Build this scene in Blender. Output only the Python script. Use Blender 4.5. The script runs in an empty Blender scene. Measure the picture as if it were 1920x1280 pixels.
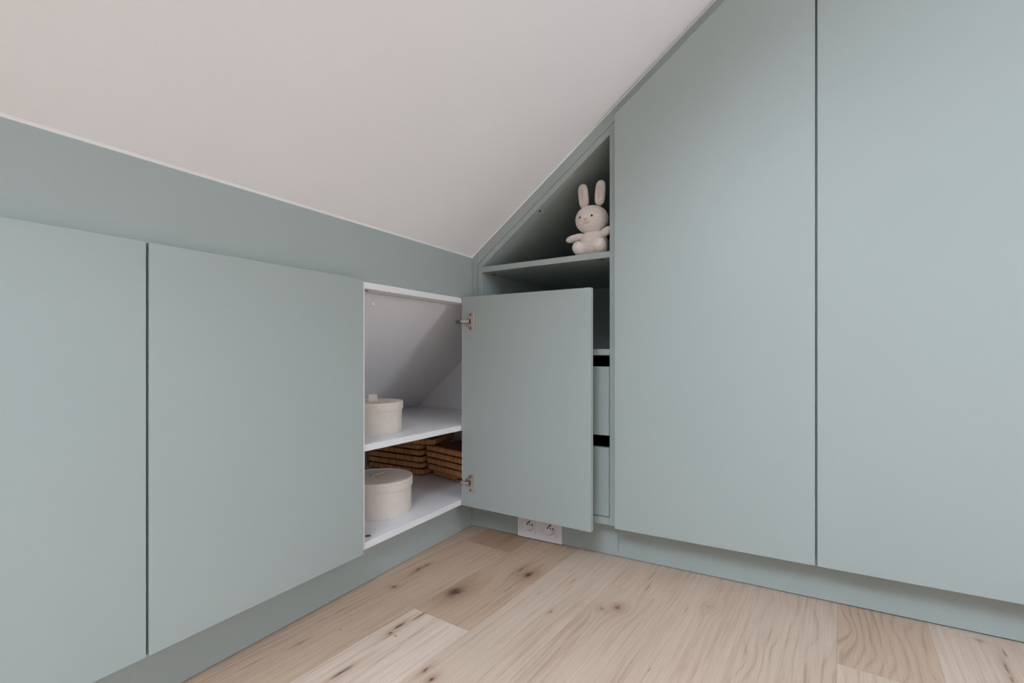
import bpy, bmesh, math, random
from mathutils import Vector, Matrix

random.seed(7)
scene = bpy.context.scene
COL = scene.collection

# ------------------------------------------------------------------ camera
cam_d = bpy.data.cameras.new('camera')
cam = bpy.data.objects.new('camera', cam_d)
COL.objects.link(cam)
cam.location = (0.9195, -1.3352, 0.576)
cam.rotation_euler = (math.radians(90), 0, math.radians(29.802))
cam_d.sensor_width = 36
cam_d.lens = 16.958
cam_d.shift_y = 0.01139
cam_d.clip_start = 0.01
scene.camera = cam

# ------------------------------------------------------------------ light
SKY_COL = (0.755, 0.872, 1.05)
SKY_STRENGTH = 31.0
world = bpy.data.worlds.new('overcast_sky')
scene.world = world
world.use_nodes = True
wn = world.node_tree
wn.nodes['Background'].inputs[0].default_value = (*SKY_COL, 1)
wn.nodes['Background'].inputs[1].default_value = SKY_STRENGTH

SL = 0.7755            # pitch of the roof
ZC = 0.8964            # roof height at the knee wall
def roof_z(x): return ZC + SL * x
SLA = math.atan(SL)
RIDGE_X, RIDGE_Z = 2.05, ZC + SL * 2.05
ROOM_X, ROOM_Y = 3.3, -3.3
ZF = -0.019              # floor level
REC_L, REC_R = 0.0304, 0.0441   # how far the plinths stand back
# roof window behind the camera, added fill window in the wall opposite the low cabinets
RW_X0, RW_X1, RW_Y0, RW_Y1 = 0.42, 1.12, -2.15, -1.25
GW_Y0, GW_Y1, GW_Z0, GW_Z1 = -0.95, -0.40, 0.95, 1.50

def portal(name, loc, normal, up, sx, sy):
    d = bpy.data.lights.new(name, 'AREA')
    d.shape = 'RECTANGLE'; d.size = sx; d.size_y = sy
    d.cycles.is_portal = True
    o = bpy.data.objects.new(name, d); COL.objects.link(o)
    z = -Vector(normal).normalized(); x = Vector(up).normalized(); y = z.cross(x)
    m = Matrix((x, y, z)).transposed().to_4x4(); m.translation = loc
    o.matrix_world = m
    return o
_n = Vector((math.sin(SLA), 0, -math.cos(SLA)))
_xm, _ym = (RW_X0 + RW_X1) / 2, (RW_Y0 + RW_Y1) / 2
portal('roof_window_daylight', Vector((_xm, _ym, roof_z(_xm))) - _n * 0.115, _n,
       (math.cos(SLA), 0, math.sin(SLA)), (RW_X1 - RW_X0) / math.cos(SLA), RW_Y1 - RW_Y0)
portal('side_fill_portal', (ROOM_X + 0.09, (GW_Y0 + GW_Y1) / 2, (GW_Z0 + GW_Z1) / 2), (-1, 0, 0),
       (0, 1, 0), GW_Y1 - GW_Y0, GW_Z1 - GW_Z0)  # sky portal of the added side window, fill for cabinet and ceiling

scene.view_settings.view_transform = 'Standard'
scene.view_settings.look = 'None'
scene.view_settings.gamma = 1.0
scene.view_settings.use_curve_mapping = False
scene.view_settings.exposure = 0.0
scene.cycles.diffuse_bounces = 8
scene.cycles.max_bounces = 12

# ------------------------------------------------------------------ helpers
WL = {}                                   # world position of every object's origin

def tag(o, label=None, cat=None, group=None, kind=None):
    if label: o['label'] = label
    if cat: o['category'] = cat
    if group: o['group'] = group
    if kind: o['kind'] = kind
    return o

def thing(name, loc, label, cat, group=None):
    o = bpy.data.objects.new(name, None); COL.objects.link(o)
    o.location = loc; o.empty_display_size = 0.05
    WL[o] = Vector(loc)
    return tag(o, label, cat, group)

def link_mesh(name, verts, faces, mat, parent=None, smooth=False, uvs=None):
    """verts in world coordinates; the origin goes to the bottom centre of the box round them"""
    xs = [v[0] for v in verts]; ys = [v[1] for v in verts]; zs = [v[2] for v in verts]
    c = Vector(((min(xs) + max(xs)) / 2, (min(ys) + max(ys)) / 2, min(zs)))
    me = bpy.data.meshes.new(name)
    me.from_pydata([Vector(v) - c for v in verts], [], faces)
    if uvs:
        l = me.uv_layers.new(name='UVMap')
        for i, uv in enumerate(uvs): l.data[i].uv = uv
    me.materials.append(mat)
    if smooth:
        for p in me.polygons: p.use_smooth = True
    me.update()
    o = bpy.data.objects.new(name, me); COL.objects.link(o)
    WL[o] = c
    if parent:
        o.parent = parent; o.location = c - WL[parent]
    else:
        o.location = c
    return o

def finish(name, bm, mat, parent=None, smooth=False, bevel=0.0, seg=2):
    bmesh.ops.recalc_face_normals(bm, faces=bm.faces)
    if bevel:
        es = [e for e in bm.edges if len(e.link_faces) == 2 and e.calc_face_angle(0) > 0.5]
        bmesh.ops.bevel(bm, geom=es, offset=bevel, segments=seg, profile=0.5, affect='EDGES', clamp_overlap=True)
        for f in bm.faces: f.smooth = False
    bm.verts.index_update()
    vs = [v.co.copy() for v in bm.verts]
    fs = [[v.index for v in f.verts] for f in bm.faces]
    bm.free()
    return link_mesh(name, vs, fs, mat, parent, smooth)

def bm_prism(bm, poly, vec):
    """poly: 3-D points of a planar face, vec: extrusion"""
    vec = Vector(vec)
    a = [bm.verts.new(p) for p in poly]; b = [bm.verts.new(Vector(p) + vec) for p in poly]
    n = len(poly)
    bm.faces.new(a[::-1]); bm.faces.new(b)
    for i in range(n): bm.faces.new((a[i], a[(i + 1) % n], b[(i + 1) % n], b[i]))

def prism(name, poly, vec, mat, parent=None, bevel=0.0, seg=2):
    bm = bmesh.new(); bm_prism(bm, poly, vec)
    return finish(name, bm, mat, parent, False, bevel, seg)

def box(name, x0, x1, y0, y1, z0, z1, mat, parent=None, bevel=0.0, seg=2):
    return prism(name, [(x0, y0, z0), (x1, y0, z0), (x1, y1, z0), (x0, y1, z0)], (0, 0, z1 - z0), mat, parent, bevel, seg)

def lathe_pts(profile, n, M):
    """profile: list of (r, z) from the bottom to the top, capped where r == 0"""
    vs, fs = [], []
    rings = []
    for r, z in profile:
        if r < 1e-6:
            rings.append([len(vs)]); vs.append(M @ Vector((0, 0, z)))
        else:
            rings.append(list(range(len(vs), len(vs) + n)))
            for i in range(n):
                t = 2 * math.pi * i / n
                vs.append(M @ Vector((r * math.cos(t), r * math.sin(t), z)))
    for a, b in zip(rings, rings[1:]):
        for i in range(n):
            j = (i + 1) % n
            if len(a) == 1 and len(b) == 1: continue
            if len(a) == 1: fs.append((a[0], b[j], b[i]))
            elif len(b) == 1: fs.append((a[i], a[j], b[0]))
            else: fs.append((a[i], a[j], b[j], b[i]))
    return vs, fs

def lathe(name, profile, n, mat, parent=None, M=None, smooth=True, sharp=False):
    vs, fs = lathe_pts(profile, n, M or Matrix())
    o = link_mesh(name, vs, fs, mat, parent, smooth)
    if sharp: o.data.set_sharp_from_angle(angle=math.radians(35))
    return o

def axis_matrix(loc, direction, roll_ref=(0, 0, 1)):
    z = Vector(direction).normalized()
    ref = Vector(roll_ref)
    if abs(z.dot(ref.normalized())) > 0.98: ref = Vector((0, 1, 0))
    x = ref.cross(z).normalized(); y = z.cross(x)
    m = Matrix((x, y, z)).transposed().to_4x4(); m.translation = Vector(loc)
    return m

# ------------------------------------------------------------------ materials
def new_mat(name):
    m = bpy.data.materials.new(name); m.use_nodes = True
    return m, m.node_tree, m.node_tree.nodes['Principled BSDF']

def lin(r, g, b):
    f = lambda c: (c / 255 / 12.92) if c / 255 <= 0.04045 else ((c / 255 + 0.055) / 1.055) ** 2.4
    return (f(r), f(g), f(b), 1)

def paint(name, col, rough=0.5, bump=0.02, scale=900, spec=0.4, var=0.02):
    m, nt, b = new_mat(name)
    N, L = nt.nodes, nt.links
    geo = N.new('ShaderNodeNewGeometry')
    no = N.new('ShaderNodeTexNoise'); no.inputs['Scale'].default_value = scale; no.inputs['Detail'].default_value = 3
    L.new(geo.outputs['Position'], no.inputs['Vector'])
    big = N.new('ShaderNodeTexNoise'); big.inputs['Scale'].default_value = 3.5; big.inputs['Detail'].default_value = 3
    L.new(geo.outputs['Position'], big.inputs['Vector'])
    mx = N.new('ShaderNodeMix'); mx.data_type = 'RGBA'
    mx.inputs[6].default_value = tuple(c * (1 - var) for c in col[:3]) + (1,)
    mx.inputs[7].default_value = tuple(min(1, c * (1 + var)) for c in col[:3]) + (1,)
    L.new(big.outputs['Fac'], mx.inputs[0]); L.new(mx.outputs[2], b.inputs['Base Color'])
    bp = N.new('ShaderNodeBump'); bp.inputs['Strength'].default_value = bump; bp.inputs['Distance'].default_value = 0.001
    L.new(no.outputs['Fac'], bp.inputs['Height']); L.new(bp.outputs['Normal'], b.inputs['Normal'])
    b.inputs['Roughness'].default_value = rough
    b.inputs['Specular IOR Level'].default_value = spec
    return m

SAGE = paint('sage_lacquer', lin(164, 173, 168), 0.45, 0.03, 700)
SAGE_IN = SAGE
WHITE_MEL = paint('white_melamine', lin(236, 234, 234), 0.42, 0.01, 600)
CEIL = paint('ceiling_white_paint', lin(238, 235, 233), 0.9, 0.12, 260, 0.2, 0.012)
WALLP = paint('wall_white_paint', lin(238, 235, 232), 0.9, 0.12, 260, 0.2)
CAULK = paint('white_caulk', lin(240, 240, 238), 0.5, 0.0, 300)
ANTHRA_SHADE = paint('anthracite_gap_shade', lin(30, 31, 32), 0.6, 0.0)  # near-black, puts the shade of drawer and door gaps into the colour
SUBFL = paint('dark_subfloor', lin(60, 52, 46), 0.9, 0.1, 200)
PLASTIC = paint('white_socket_plastic', lin(226, 222, 222), 0.3, 0.0, 300, 0.5, 0.0)
HOLE = paint('dark_hole', lin(45, 35, 30), 0.7, 0.0, 300, 0.3, 0.0)
CAP = paint('brown_screw_cap', lin(96, 82, 76), 0.6, 0.0, 300, 0.3, 0.0)
FRAMEP = paint('white_window_frame', lin(236, 236, 234), 0.4, 0.0, 300)

def metal(name, col, rough):
    m, nt, b = new_mat(name)
    N, L = nt.nodes, nt.links
    b.inputs['Base Color'].default_value = col; b.inputs['Metallic'].default_value = 1
    no = N.new('ShaderNodeTexNoise'); no.inputs['Scale'].default_value = 400
    mr = N.new('ShaderNodeMapRange'); mr.inputs[3].default_value = rough * 0.8; mr.inputs[4].default_value = rough * 1.2
    tc = N.new('ShaderNodeTexCoord'); L.new(tc.outputs['Object'], no.inputs['Vector'])
    L.new(no.outputs['Fac'], mr.inputs[0]); L.new(mr.outputs[0], b.inputs['Roughness'])
    return m
NICKEL = metal('nickel_plated_steel', lin(206, 192, 182), 0.3)
NICKEL_DARK = metal('dark_steel_casting', lin(120, 106, 96), 0.42)  # darker brown steel of screws and mounting blocks
STEEL = metal('polished_steel_arm', lin(235, 233, 232), 0.22)
COPPER = metal('brass_earth_pin', lin(150, 104, 78), 0.35)

def glass_pane():
    m, nt, b = new_mat('window_glass')
    N, L = nt.nodes, nt.links
    tr = N.new('ShaderNodeBsdfTransparent'); gl = N.new('ShaderNodeBsdfGlossy'); gl.inputs['Roughness'].default_value = 0.02
    mx = N.new('ShaderNodeMixShader'); mx.inputs[0].default_value = 0.06
    L.new(tr.outputs[0], mx.inputs[1]); L.new(gl.outputs[0], mx.inputs[2])
    L.new(mx.outputs[0], N['Material Output'].inputs['Surface'])
    return m
GLASS = glass_pane()

def card(name, col):
    """pulp board with faint speckle"""
    m, nt, b = new_mat(name)
    N, L = nt.nodes, nt.links
    tc = N.new('ShaderNodeTexCoord')
    no = N.new('ShaderNodeTexNoise'); no.inputs['Scale'].default_value = 60; no.inputs['Detail'].default_value = 8
    L.new(tc.outputs['Object'], no.inputs['Vector'])
    rp = N.new('ShaderNodeValToRGB')
    rp.color_ramp.elements[0].position = 0.3; rp.color_ramp.elements[0].color = tuple(c * 0.93 for c in col[:3]) + (1,)
    rp.color_ramp.elements[1].position = 0.7; rp.color_ramp.elements[1].color = col
    L.new(no.outputs['Fac'], rp.inputs[0]); L.new(rp.outputs[0], b.inputs['Base Color'])
    bp = N.new('ShaderNodeBump'); bp.inputs['Strength'].default_value = 0.08; bp.inputs['Distance'].default_value = 0.001
    L.new(no.outputs['Fac'], bp.inputs['Height']); L.new(bp.outputs['Normal'], b.inputs['Normal'])
    b.inputs['Roughness'].default_value = 0.85
    return m
CREAM = card('cream_board', lin(224, 212, 200))
STITCH = paint('stitch_thread', lin(186, 172, 160), 0.9, 0.0, 300, 0.1, 0.0)

def rattan(name, c0, c1, c2, weave=False):
    m, nt, b = new_mat(name)
    N, L = nt.nodes, nt.links
    uv = N.new('ShaderNodeUVMap'); uv.uv_map = 'UVMap'
    oi = N.new('ShaderNodeObjectInfo')
    add = N.new('ShaderNodeVectorMath'); add.operation = 'ADD'
    cmb = N.new('ShaderNodeCombineXYZ')
    ml = N.new('ShaderNodeMath'); ml.operation = 'MULTIPLY'; ml.inputs[1].default_value = 9.0
    L.new(oi.outputs['Random'], ml.inputs[0]); L.new(ml.outputs[0], cmb.inputs[0])
    L.new(uv.outputs[0], add.inputs[0]); L.new(cmb.outputs[0], add.inputs[1])
    def noise(sx, sy, det=2):
        mp = N.new('ShaderNodeMapping'); mp.inputs['Scale'].default_value = (sx, sy, 1)
        n = N.new('ShaderNodeTexNoise'); n.inputs['Scale'].default_value = 1; n.inputs['Detail'].default_value = det
        L.new(add.outputs[0], mp.inputs[0]); L.new(mp.outputs[0], n.inputs['Vector'])
        return n.outputs['Fac']
    fine = noise(420, 18); broad = noise(45, 3)
    rp = N.new('ShaderNodeValToRGB'); e = rp.color_ramp.elements
    e[0].position = 0.33; e[0].color = c0; e[1].position = 0.72; e[1].color = c2
    x = e.new(0.5); x.color = c1
    mixf = N.new('ShaderNodeMath'); mixf.operation = 'MULTIPLY_ADD'
    mixf.inputs[1].default_value = 0.55
    h = N.new('ShaderNodeMath'); h.operation = 'MULTIPLY'; h.inputs[1].default_value = 0.45
    L.new(fine, mixf.inputs[0]); L.new(broad, h.inputs[0]); L.new(h.outputs[0], mixf.inputs[2])
    L.new(mixf.outputs[0], rp.inputs[0]); L.new(rp.outputs[0], b.inputs['Base Color'])
    wv = N.new('ShaderNodeTexWave'); wv.inputs['Scale'].default_value = 1.0
    mp = N.new('ShaderNodeMapping'); mp.inputs['Scale'].default_value = (90, 90 if weave else 0, 1)
    L.new(uv.outputs[0], mp.inputs[0]); L.new(mp.outputs[0], wv.inputs['Vector'])
    bp = N.new('ShaderNodeBump'); bp.inputs['Strength'].default_value = 0.5; bp.inputs['Distance'].default_value = 0.002
    L.new(wv.outputs['Fac'], bp.inputs['Height']); L.new(bp.outputs['Normal'], b.inputs['Normal'])
    b.inputs['Roughness'].default_value = 0.6
    return m
RATTAN = rattan('wrapped_rattan', lin(158, 100, 58), lin(208, 146, 94), lin(238, 190, 140))
WEAVE = rattan('woven_rattan', lin(84, 54, 36), lin(124, 84, 54), lin(160, 114, 76), True)

def plush(name, col):
    m, nt, b = new_mat(name)
    N, L = nt.nodes, nt.links
    tc = N.new('ShaderNodeTexCoord')
    no = N.new('ShaderNodeTexNoise'); no.inputs['Scale'].default_value = 900; no.inputs['Detail'].default_value = 4
    L.new(tc.outputs['Object'], no.inputs['Vector'])
    bp = N.new('ShaderNodeBump'); bp.inputs['Strength'].default_value = 0.35; bp.inputs['Distance'].default_value = 0.001
    L.new(no.outputs['Fac'], bp.inputs['Height']); L.new(bp.outputs['Normal'], b.inputs['Normal'])
    b.inputs['Base Color'].default_value = col
    b.inputs['Roughness'].default_value = 0.95
    b.inputs['Sheen Weight'].default_value = 0.25; b.inputs['Sheen Roughness'].default_value = 0.6
    return m
PLUSH = plush('cream_corduroy', lin(232, 219, 211))
PLUSH_PINK = plush('dusty_pink_felt', lin(196, 150, 138))
PLUSH_BEIGE = plush('pale_beige_felt', lin(219, 198, 186))
BUTTON = paint('dark_button', lin(30, 24, 22), 0.25, 0.0, 300, 0.5, 0.0)

# ---- oak floor boards: grain along the board, knots and cracks where the photograph has them
PA = math.radians(4.75)
PD = Vector((math.sin(PA), math.cos(PA), 0))       # along the boards
PN = Vector((math.cos(PA), -math.sin(PA), 0))      # across the boards

FK = 1.033                                          # positions were measured on a plane 19 mm above the boards
FCX, FCY = (1 - FK) * 0.9195, (1 - FK) * -1.3352
def board_u(u): return FK * u + Vector((FCX, FCY, 0)).dot(PD)

def oak(name, tone, marks, seed, figure=0.6):
    """tone: linear colour of the board; marks: (x, y, half length, half width, dark 0-1, bend) in metres"""
    m, nt, b = new_mat(name)
    N, L = nt.nodes, nt.links
    def math_(op, a, c=None, d=None):
        n = N.new('ShaderNodeMath'); n.operation = op
        for i, v in enumerate((a, c, d)):
            if v is None: continue
            if isinstance(v, (int, float)): n.inputs[i].default_value = v
            else: L.new(v, n.inputs[i])
        return n.outputs[0]
    geo = N.new('ShaderNodeNewGeometry')
    def dot(vec):
        n = N.new('ShaderNodeVectorMath'); n.operation = 'DOT_PRODUCT'
        L.new(geo.outputs['Position'], n.inputs[0]); n.inputs[1].default_value = vec
        return n.outputs['Value']
    u, v = dot(PD), dot(PN)
    def noise(su, sv, det=3, rough=0.5, dist=0.0, uu=None, vv=None, off=0.0):
        c = N.new('ShaderNodeCombineXYZ')
        L.new(math_('MULTIPLY', uu or u, su), c.inputs[0]); L.new(math_('MULTIPLY', vv or v, sv), c.inputs[1])
        c.inputs[2].default_value = seed * 3.17 + off
        n = N.new('ShaderNodeTexNoise'); n.inputs['Scale'].default_value = 1; n.inputs['Detail'].default_value = det
        n.inputs['Roughness'].default_value = rough; n.inputs['Distortion'].default_value = dist
        L.new(c.outputs[0], n.inputs['Vector'])
        return n.outputs['Fac']
    wob = noise(60, 60, 3, 0.6, 0, None, None, 5)
    brk = noise(110, 190, 4, 0.75, 0.6, None, None, 7)
    bendsum, dark, halo = None, None, None
    for (x, y, hl, hw, dk, bend) in marks:
        p = Vector((FK * x + FCX, FK * y + FCY, 0)); u0, v0 = p.dot(PD), p.dot(PN)
        du = math_('DIVIDE', math_('SUBTRACT', u, u0), hl)
        dv = math_('DIVIDE', math_('ADD', math_('SUBTRACT', v, v0), math_('MULTIPLY', math_('SUBTRACT', wob, 0.5), hw * 1.2)), hw)
        r2 = math_('ADD', math_('MULTIPLY', du, du), math_('MULTIPLY', dv, dv))
        r2n = math_('ADD', math_('MULTIPLY', r2, math_('ADD', math_('MULTIPLY', wob, 2.2), 0.1)), math_('MULTIPLY', brk, 0.9 if bend else 0.0))
        g = math_('MULTIPLY', math_('EXPONENT', math_('MULTIPLY', r2n, -1.4)), dk * (1.5 if bend else 1.0))
        if bend: g = math_('MULTIPLY', math_('MAXIMUM', math_('SUBTRACT', g, 0.12), 0.0), 1.7)
        dark = g if dark is None else math_('MAXIMUM', dark, g)
        if bend:
            wide = math_('EXPONENT', math_('MULTIPLY', r2, -0.10))
            s = math_('MULTIPLY', math_('MULTIPLY', dv, wide), -bend * hw)
            bendsum = s if bendsum is None else math_('ADD', bendsum, s)
            hg = math_('MULTIPLY', math_('EXPONENT', math_('MULTIPLY', r2, -0.20)), 0.75 * dk)
            halo = hg if halo is None else math_('MAXIMUM', halo, hg)
    vw = v if bendsum is None else math_('ADD', v, bendsum)
    # cathedral figure, fine streaks and pores
    wavy = noise(2.6, 7, 2, 0.5, 0, None, vw, 1)
    ringc = math_('ADD', math_('MULTIPLY', vw, 150.0), math_('MULTIPLY', wavy, 16.0 * figure))
    ring = math_('ABSOLUTE', math_('SINE', ringc))
    ring = math_('POWER', ring, 0.7)
    streak = noise(5, 230, 4, 0.65, 0.3, None, vw, 2)
    pores = noise(38, 900, 3, 0.7, 0, None, vw, 3)
    blotch = noise(2.5, 10, 3, 0.5, 0.5, None, vw, 4)
    k = math_('ADD', math_('MULTIPLY', ring, 0.10 * figure), math_('ADD', math_('MULTIPLY', streak, 0.50),
             math_('ADD', math_('MULTIPLY', blotch, 0.36), 0.08 - 0.03 * figure)))
    rp = N.new('ShaderNodeValToRGB'); e = rp.color_ramp.elements
    t = tone
    e[0].position = 0.35; e[0].color = (t[0] * 0.74, t[1] * 0.66, t[2] * 0.60, 1)
    e[1].position = 0.70; e[1].color = (min(1, t[0] * 1.16), min(1, t[1] * 1.17), min(1, t[2] * 1.17), 1)
    x = e.new(0.52); x.color = (*t, 1)
    L.new(k, rp.inputs[0])
    def mixc(fac, c0, c1, blend='MIX'):
        n = N.new('ShaderNodeMix'); n.data_type = 'RGBA'; n.blend_type = blend
        if isinstance(fac, (int, float)): n.inputs[0].default_value = fac
        else: L.new(fac, n.inputs[0])
        for s, c in ((6, c0), (7, c1)):
            if isinstance(c, tuple): n.inputs[s].default_value = c
            else: L.new(c, n.inputs[s])
        return n.outputs[2]
    pr = N.new('ShaderNodeMapRange'); pr.inputs[1].default_value = 0.56; pr.inputs[2].default_value = 0.78
    pr.inputs[3].default_value = 0; pr.inputs[4].default_value = 0.4
    L.new(pores, pr.inputs[0])
    col = mixc(pr.outputs[0], rp.outputs[0], (t[0] * 0.48, t[1] * 0.40, t[2] * 0.34, 1))
    if halo is not None: col = mixc(halo, col, (t[0] * 0.55, t[1] * 0.40, t[2] * 0.30, 1))
    if dark is not None: col = mixc(math_('MINIMUM', dark, 0.95), col, lin(70, 52, 42))
    L.new(col, b.inputs['Base Color'])
    bp = N.new('ShaderNodeBump'); bp.inputs['Strength'].default_value = 0.12; bp.inputs['Distance'].default_value = 0.001
    L.new(math_('SUBTRACT', streak, pr.outputs[0]), bp.inputs['Height']); L.new(bp.outputs['Normal'], b.inputs['Normal'])
    b.inputs['Roughness'].default_value = 0.62
    b.inputs['Specular IOR Level'].default_value = 0.3
    return m

# ------------------------------------------------------------------ setting: floor
floor = box('floor', -1.3, ROOM_X, ROOM_Y, 0.75, -0.07, ZF - 0.0135, SUBFL)
tag(floor, 'pale oak plank floor running up to the sage plinths', 'floor', kind='structure')

def clip(poly, axis, val, keep_less):
    out = []
    for i in range(len(poly)):
        a, c = poly[i], poly[(i + 1) % len(poly)]
        ia = (a[axis] <= val) == keep_less; ic = (c[axis] <= val) == keep_less
        if ia: out.append(a)
        if ia != ic:
            t = (val - a[axis]) / (c[axis] - a[axis]); out.append(a + (c - a) * t)
    return out

def plank(o0, o1, u0, u1, mat):
    g = 0.0001
    pts = [PN * (o0 + g) + PD * (u0 + g), PN * (o1 - g) + PD * (u0 + g), PN * (o1 - g) + PD * (u1 - g), PN * (o0 + g) + PD * (u1 - g)]
    for ax, val, kl in ((0, -REC_L - 0.008, False), (0, ROOM_X - 0.004, True), (1, REC_R + 0.008, True), (1, ROOM_Y + 0.004, False)):
        pts = clip(pts, ax, val, kl)
        if len(pts) < 3: return
    if max((a - c).length for a in pts for c in pts) < 0.02: return
    prism('plank', [(p.x, p.y, ZF - 0.0135) for p in pts], (0, 0, 0.0135), mat, floor, bevel=0.0003, seg=1)

T_MID = (0.522, 0.400, 0.306)
def tone(k, warm=1.0): return (T_MID[0] * k, T_MID[1] * k / warm ** 0.5, T_MID[2] * k / warm)
PW = 0.1575 * FK
OB = 0.2278 * FK + Vector((FCX, FCY, 0)).dot(PN)
marks_A = [(0.0638, -0.3401, 0.014, 0.0045, 0.85, 0.8), (0.0663, -0.3125, 0.011, 0.004, 0.8, 0.8), (0.067, -0.365, 0.03, 0.003, 0.45, 0),
           (0.0753, -0.4473, 0.006, 0.005, 0.85, 0.7), (0.049, -0.5864, 0.018, 0.0016, 0.8, 0), (0.0436, -0.6321, 0.016, 0.0016, 0.6, 0),
           (0.0776, -0.7126, 0.012, 0.002, 0.7, 0.5), (0.11, -0.64, 0.003, 0.0025, 0.8, 0), (0.055, -0.80, 0.03, 0.0015, 0.6, 0)]
marks_B0 = [(0.2211, -0.393, 0.036, 0.022, 0.85, 0.55), (0.3334, -0.225, 0.022, 0.014, 0.85, 0.6), (0.3025, -0.207, 0.026, 0.008, 0.6, 0.5),
            (0.3272, -0.3139, 0.035, 0.0012, 0.75, 0), (0.3206, -0.4071, 0.03, 0.0012, 0.65, 0), (0.30, -0.34, 0.05, 0.0012, 0.4, 0)]
marks_B1 = [(0.2058, -0.5699, 0.020, 0.0045, 0.85, 0.5), (0.2085, -0.598, 0.008, 0.004, 0.85, 0.5), (0.218, -0.515, 0.032, 0.004, 0.7, 0.4),
            (0.2541, -0.575, 0.06, 0.0010, 0.65, 0), (0.2535, -0.655, 0.055, 0.0010, 0.6, 0), (0.2194, -0.7331, 0.03, 0.004, 0.85, 0.5),
            (0.213, -0.62, 0.05, 0.0016, 0.5, 0), (0.2245, -0.60, 0.004, 0.003, 0.85, 0), (0.232, -0.79, 0.03, 0.002, 0.7, 0)]
marks_C = [(0.3466, -0.652, 0.012, 0.004, 0.75, 0.5), (0.3727, -0.6667, 0.010, 0.005, 0.8, 0.7), (0.40, -0.30, 0.012, 0.002, 0.5, 0),
           (0.447, -0.20, 0.014, 0.0025, 0.5, 0.3), (0.46, -0.36, 0.008, 0.003, 0.6, 0.3), (0.42, -0.15, 0.02, 0.002, 0.5, 0)]
marks_D0 = [(0.614, -0.075, 0.05, 0.0022, 0.5, 0), (0.62, -0.14, 0.03, 0.0026, 0.5, 0)]
marks_D1 = [(0.584, -0.2669, 0.014, 0.010, 0.7, 1.6), (0.555, -0.29, 0.01, 0.008, 0.4, 1.2)]
marks_E = [(0.7644, -0.1609, 0.012, 0.008, 0.28, 1.2), (0.72, -0.20, 0.03, 0.002, 0.35, 0), (0.70, -0.45, 0.008, 0.002, 0.5, 0)]
marks_H = [(1.2804, -0.06, 0.02, 0.003, 0.6, 0), (1.266, -0.12, 0.03, 0.003, 0.6, 0.4), (1.262, -0.16, 0.02, 0.004, 0.5, 0.4), (1.252, -0.03, 0.012, 0.01, 0.4, 0)]
rows = {   # board number -> list of (u from, u to, material)
    -2: [(-1.7, 0.3, oak('oak_wall_board', tone(0.92, 1.12), [], 2.0))],
    -1: [(-0.112, 0.3, oak('oak_brown_end', tone(0.80, 1.42), [(0.165, -0.06, 0.03, 0.012, 0.25, 0.8)], 3.1)),
         (-1.62, -0.112, oak('oak_knotty_wall', tone(0.93, 1.14), marks_A, 4.3))],
    0: [(-0.482, 0.3, oak('oak_big_knots', tone(0.91, 1.16), marks_B0, 5.7)),
        (-1.98, -0.482, oak('oak_pale_cracked', tone(1.22, 0.93), marks_B1, 6.9))],
    1: [(-0.95, 0.3, oak('oak_even', tone(1.03, 1.0), marks_C, 7.4))],
    2: [(-0.132, 0.3, oak('oak_short_end', tone(1.02, 1.04), marks_D0, 8.2)),
        (-1.63, -0.132, oak('oak_swirl', tone(1.0, 1.02), marks_D1, 9.5))],
    3: [(-1.25, 0.3, oak('oak_pinkish', tone(1.04, 1.02), marks_E, 10.3))],
    4: [(-1.05, 0.3, oak('oak_cathedral', tone(0.98, 1.0), [], 11.6, 1.3))],
    5: [(-0.174, 0.3, oak('oak_tight_figure', tone(0.88, 1.10), [(1.0, -0.12, 0.02, 0.012, 0.2, 1.5)], 12.8, 1.7)),
        (-1.67, -0.174, oak('oak_light_end', tone(1.04, 0.98), [], 13.1))],
    6: [(-0.9, 0.3, oak('oak_grey_pale', tone(1.06, 0.96), marks_H, 14.9))],
}
plain = [oak('oak_plain_a', tone(1.0), [], 21.0), oak('oak_plain_b', tone(0.93, 1.04), [], 22.3), oak('oak_plain_c', tone(1.08, 0.96), [], 23.7)]
for k in range(-4, 23):
    o0 = OB + k * PW
    segs = rows.get(k)
    if segs:
        for (a, c, mt) in segs: plank(o0, o0 + PW, board_u(a), board_u(c), mt)
        last = board_u(min(s[0] for s in segs))
    else:
        last = 0.3 - random.uniform(0.2, 1.2)
        plank(o0, o0 + PW, last, 0.4, plain[k % 3])
    n = 0
    while last > -3.6:
        nxt = last - 1.5
        plank(o0, o0 + PW, nxt, last, plain[(k + n + 1) % 3]); last = nxt; n += 1

# ------------------------------------------------------------------ setting: roof and walls
def slab_with_hole(name, O, eu, ev, en, u0, u1, v0, v1, hole, thick, mat):
    """plane O + u*eu + v*ev, thickness along en; hole = (u0, u1, v0, v1) or None"""
    O, eu, ev, en = Vector(O), Vector(eu), Vector(ev), Vector(en)
    P = lambda u, v, t: O + eu * u + ev * v + en * t
    h = hole
    vs, fs = [], []
    for t in (0, thick):
        vs += [P(u0, v0, t), P(u1, v0, t), P(u1, v1, t), P(u0, v1, t)]
        vs += [P(h[0], h[2], t), P(h[1], h[2], t), P(h[1], h[3], t), P(h[0], h[3], t)]
    for i in range(4):
        j = (i + 1) % 4
        fs += [(i, j, 4 + j, 4 + i), (8 + i, 12 + i, 12 + j, 8 + j), (i, 8 + i, 8 + j, j), (4 + i, 4 + j, 12 + j, 12 + i)]
    bm = bmesh.new()
    bv = [bm.verts.new(v) for v in vs]
    for f in fs: bm.faces.new([bv[i] for i in f])
    return finish(name, bm, mat)

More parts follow.
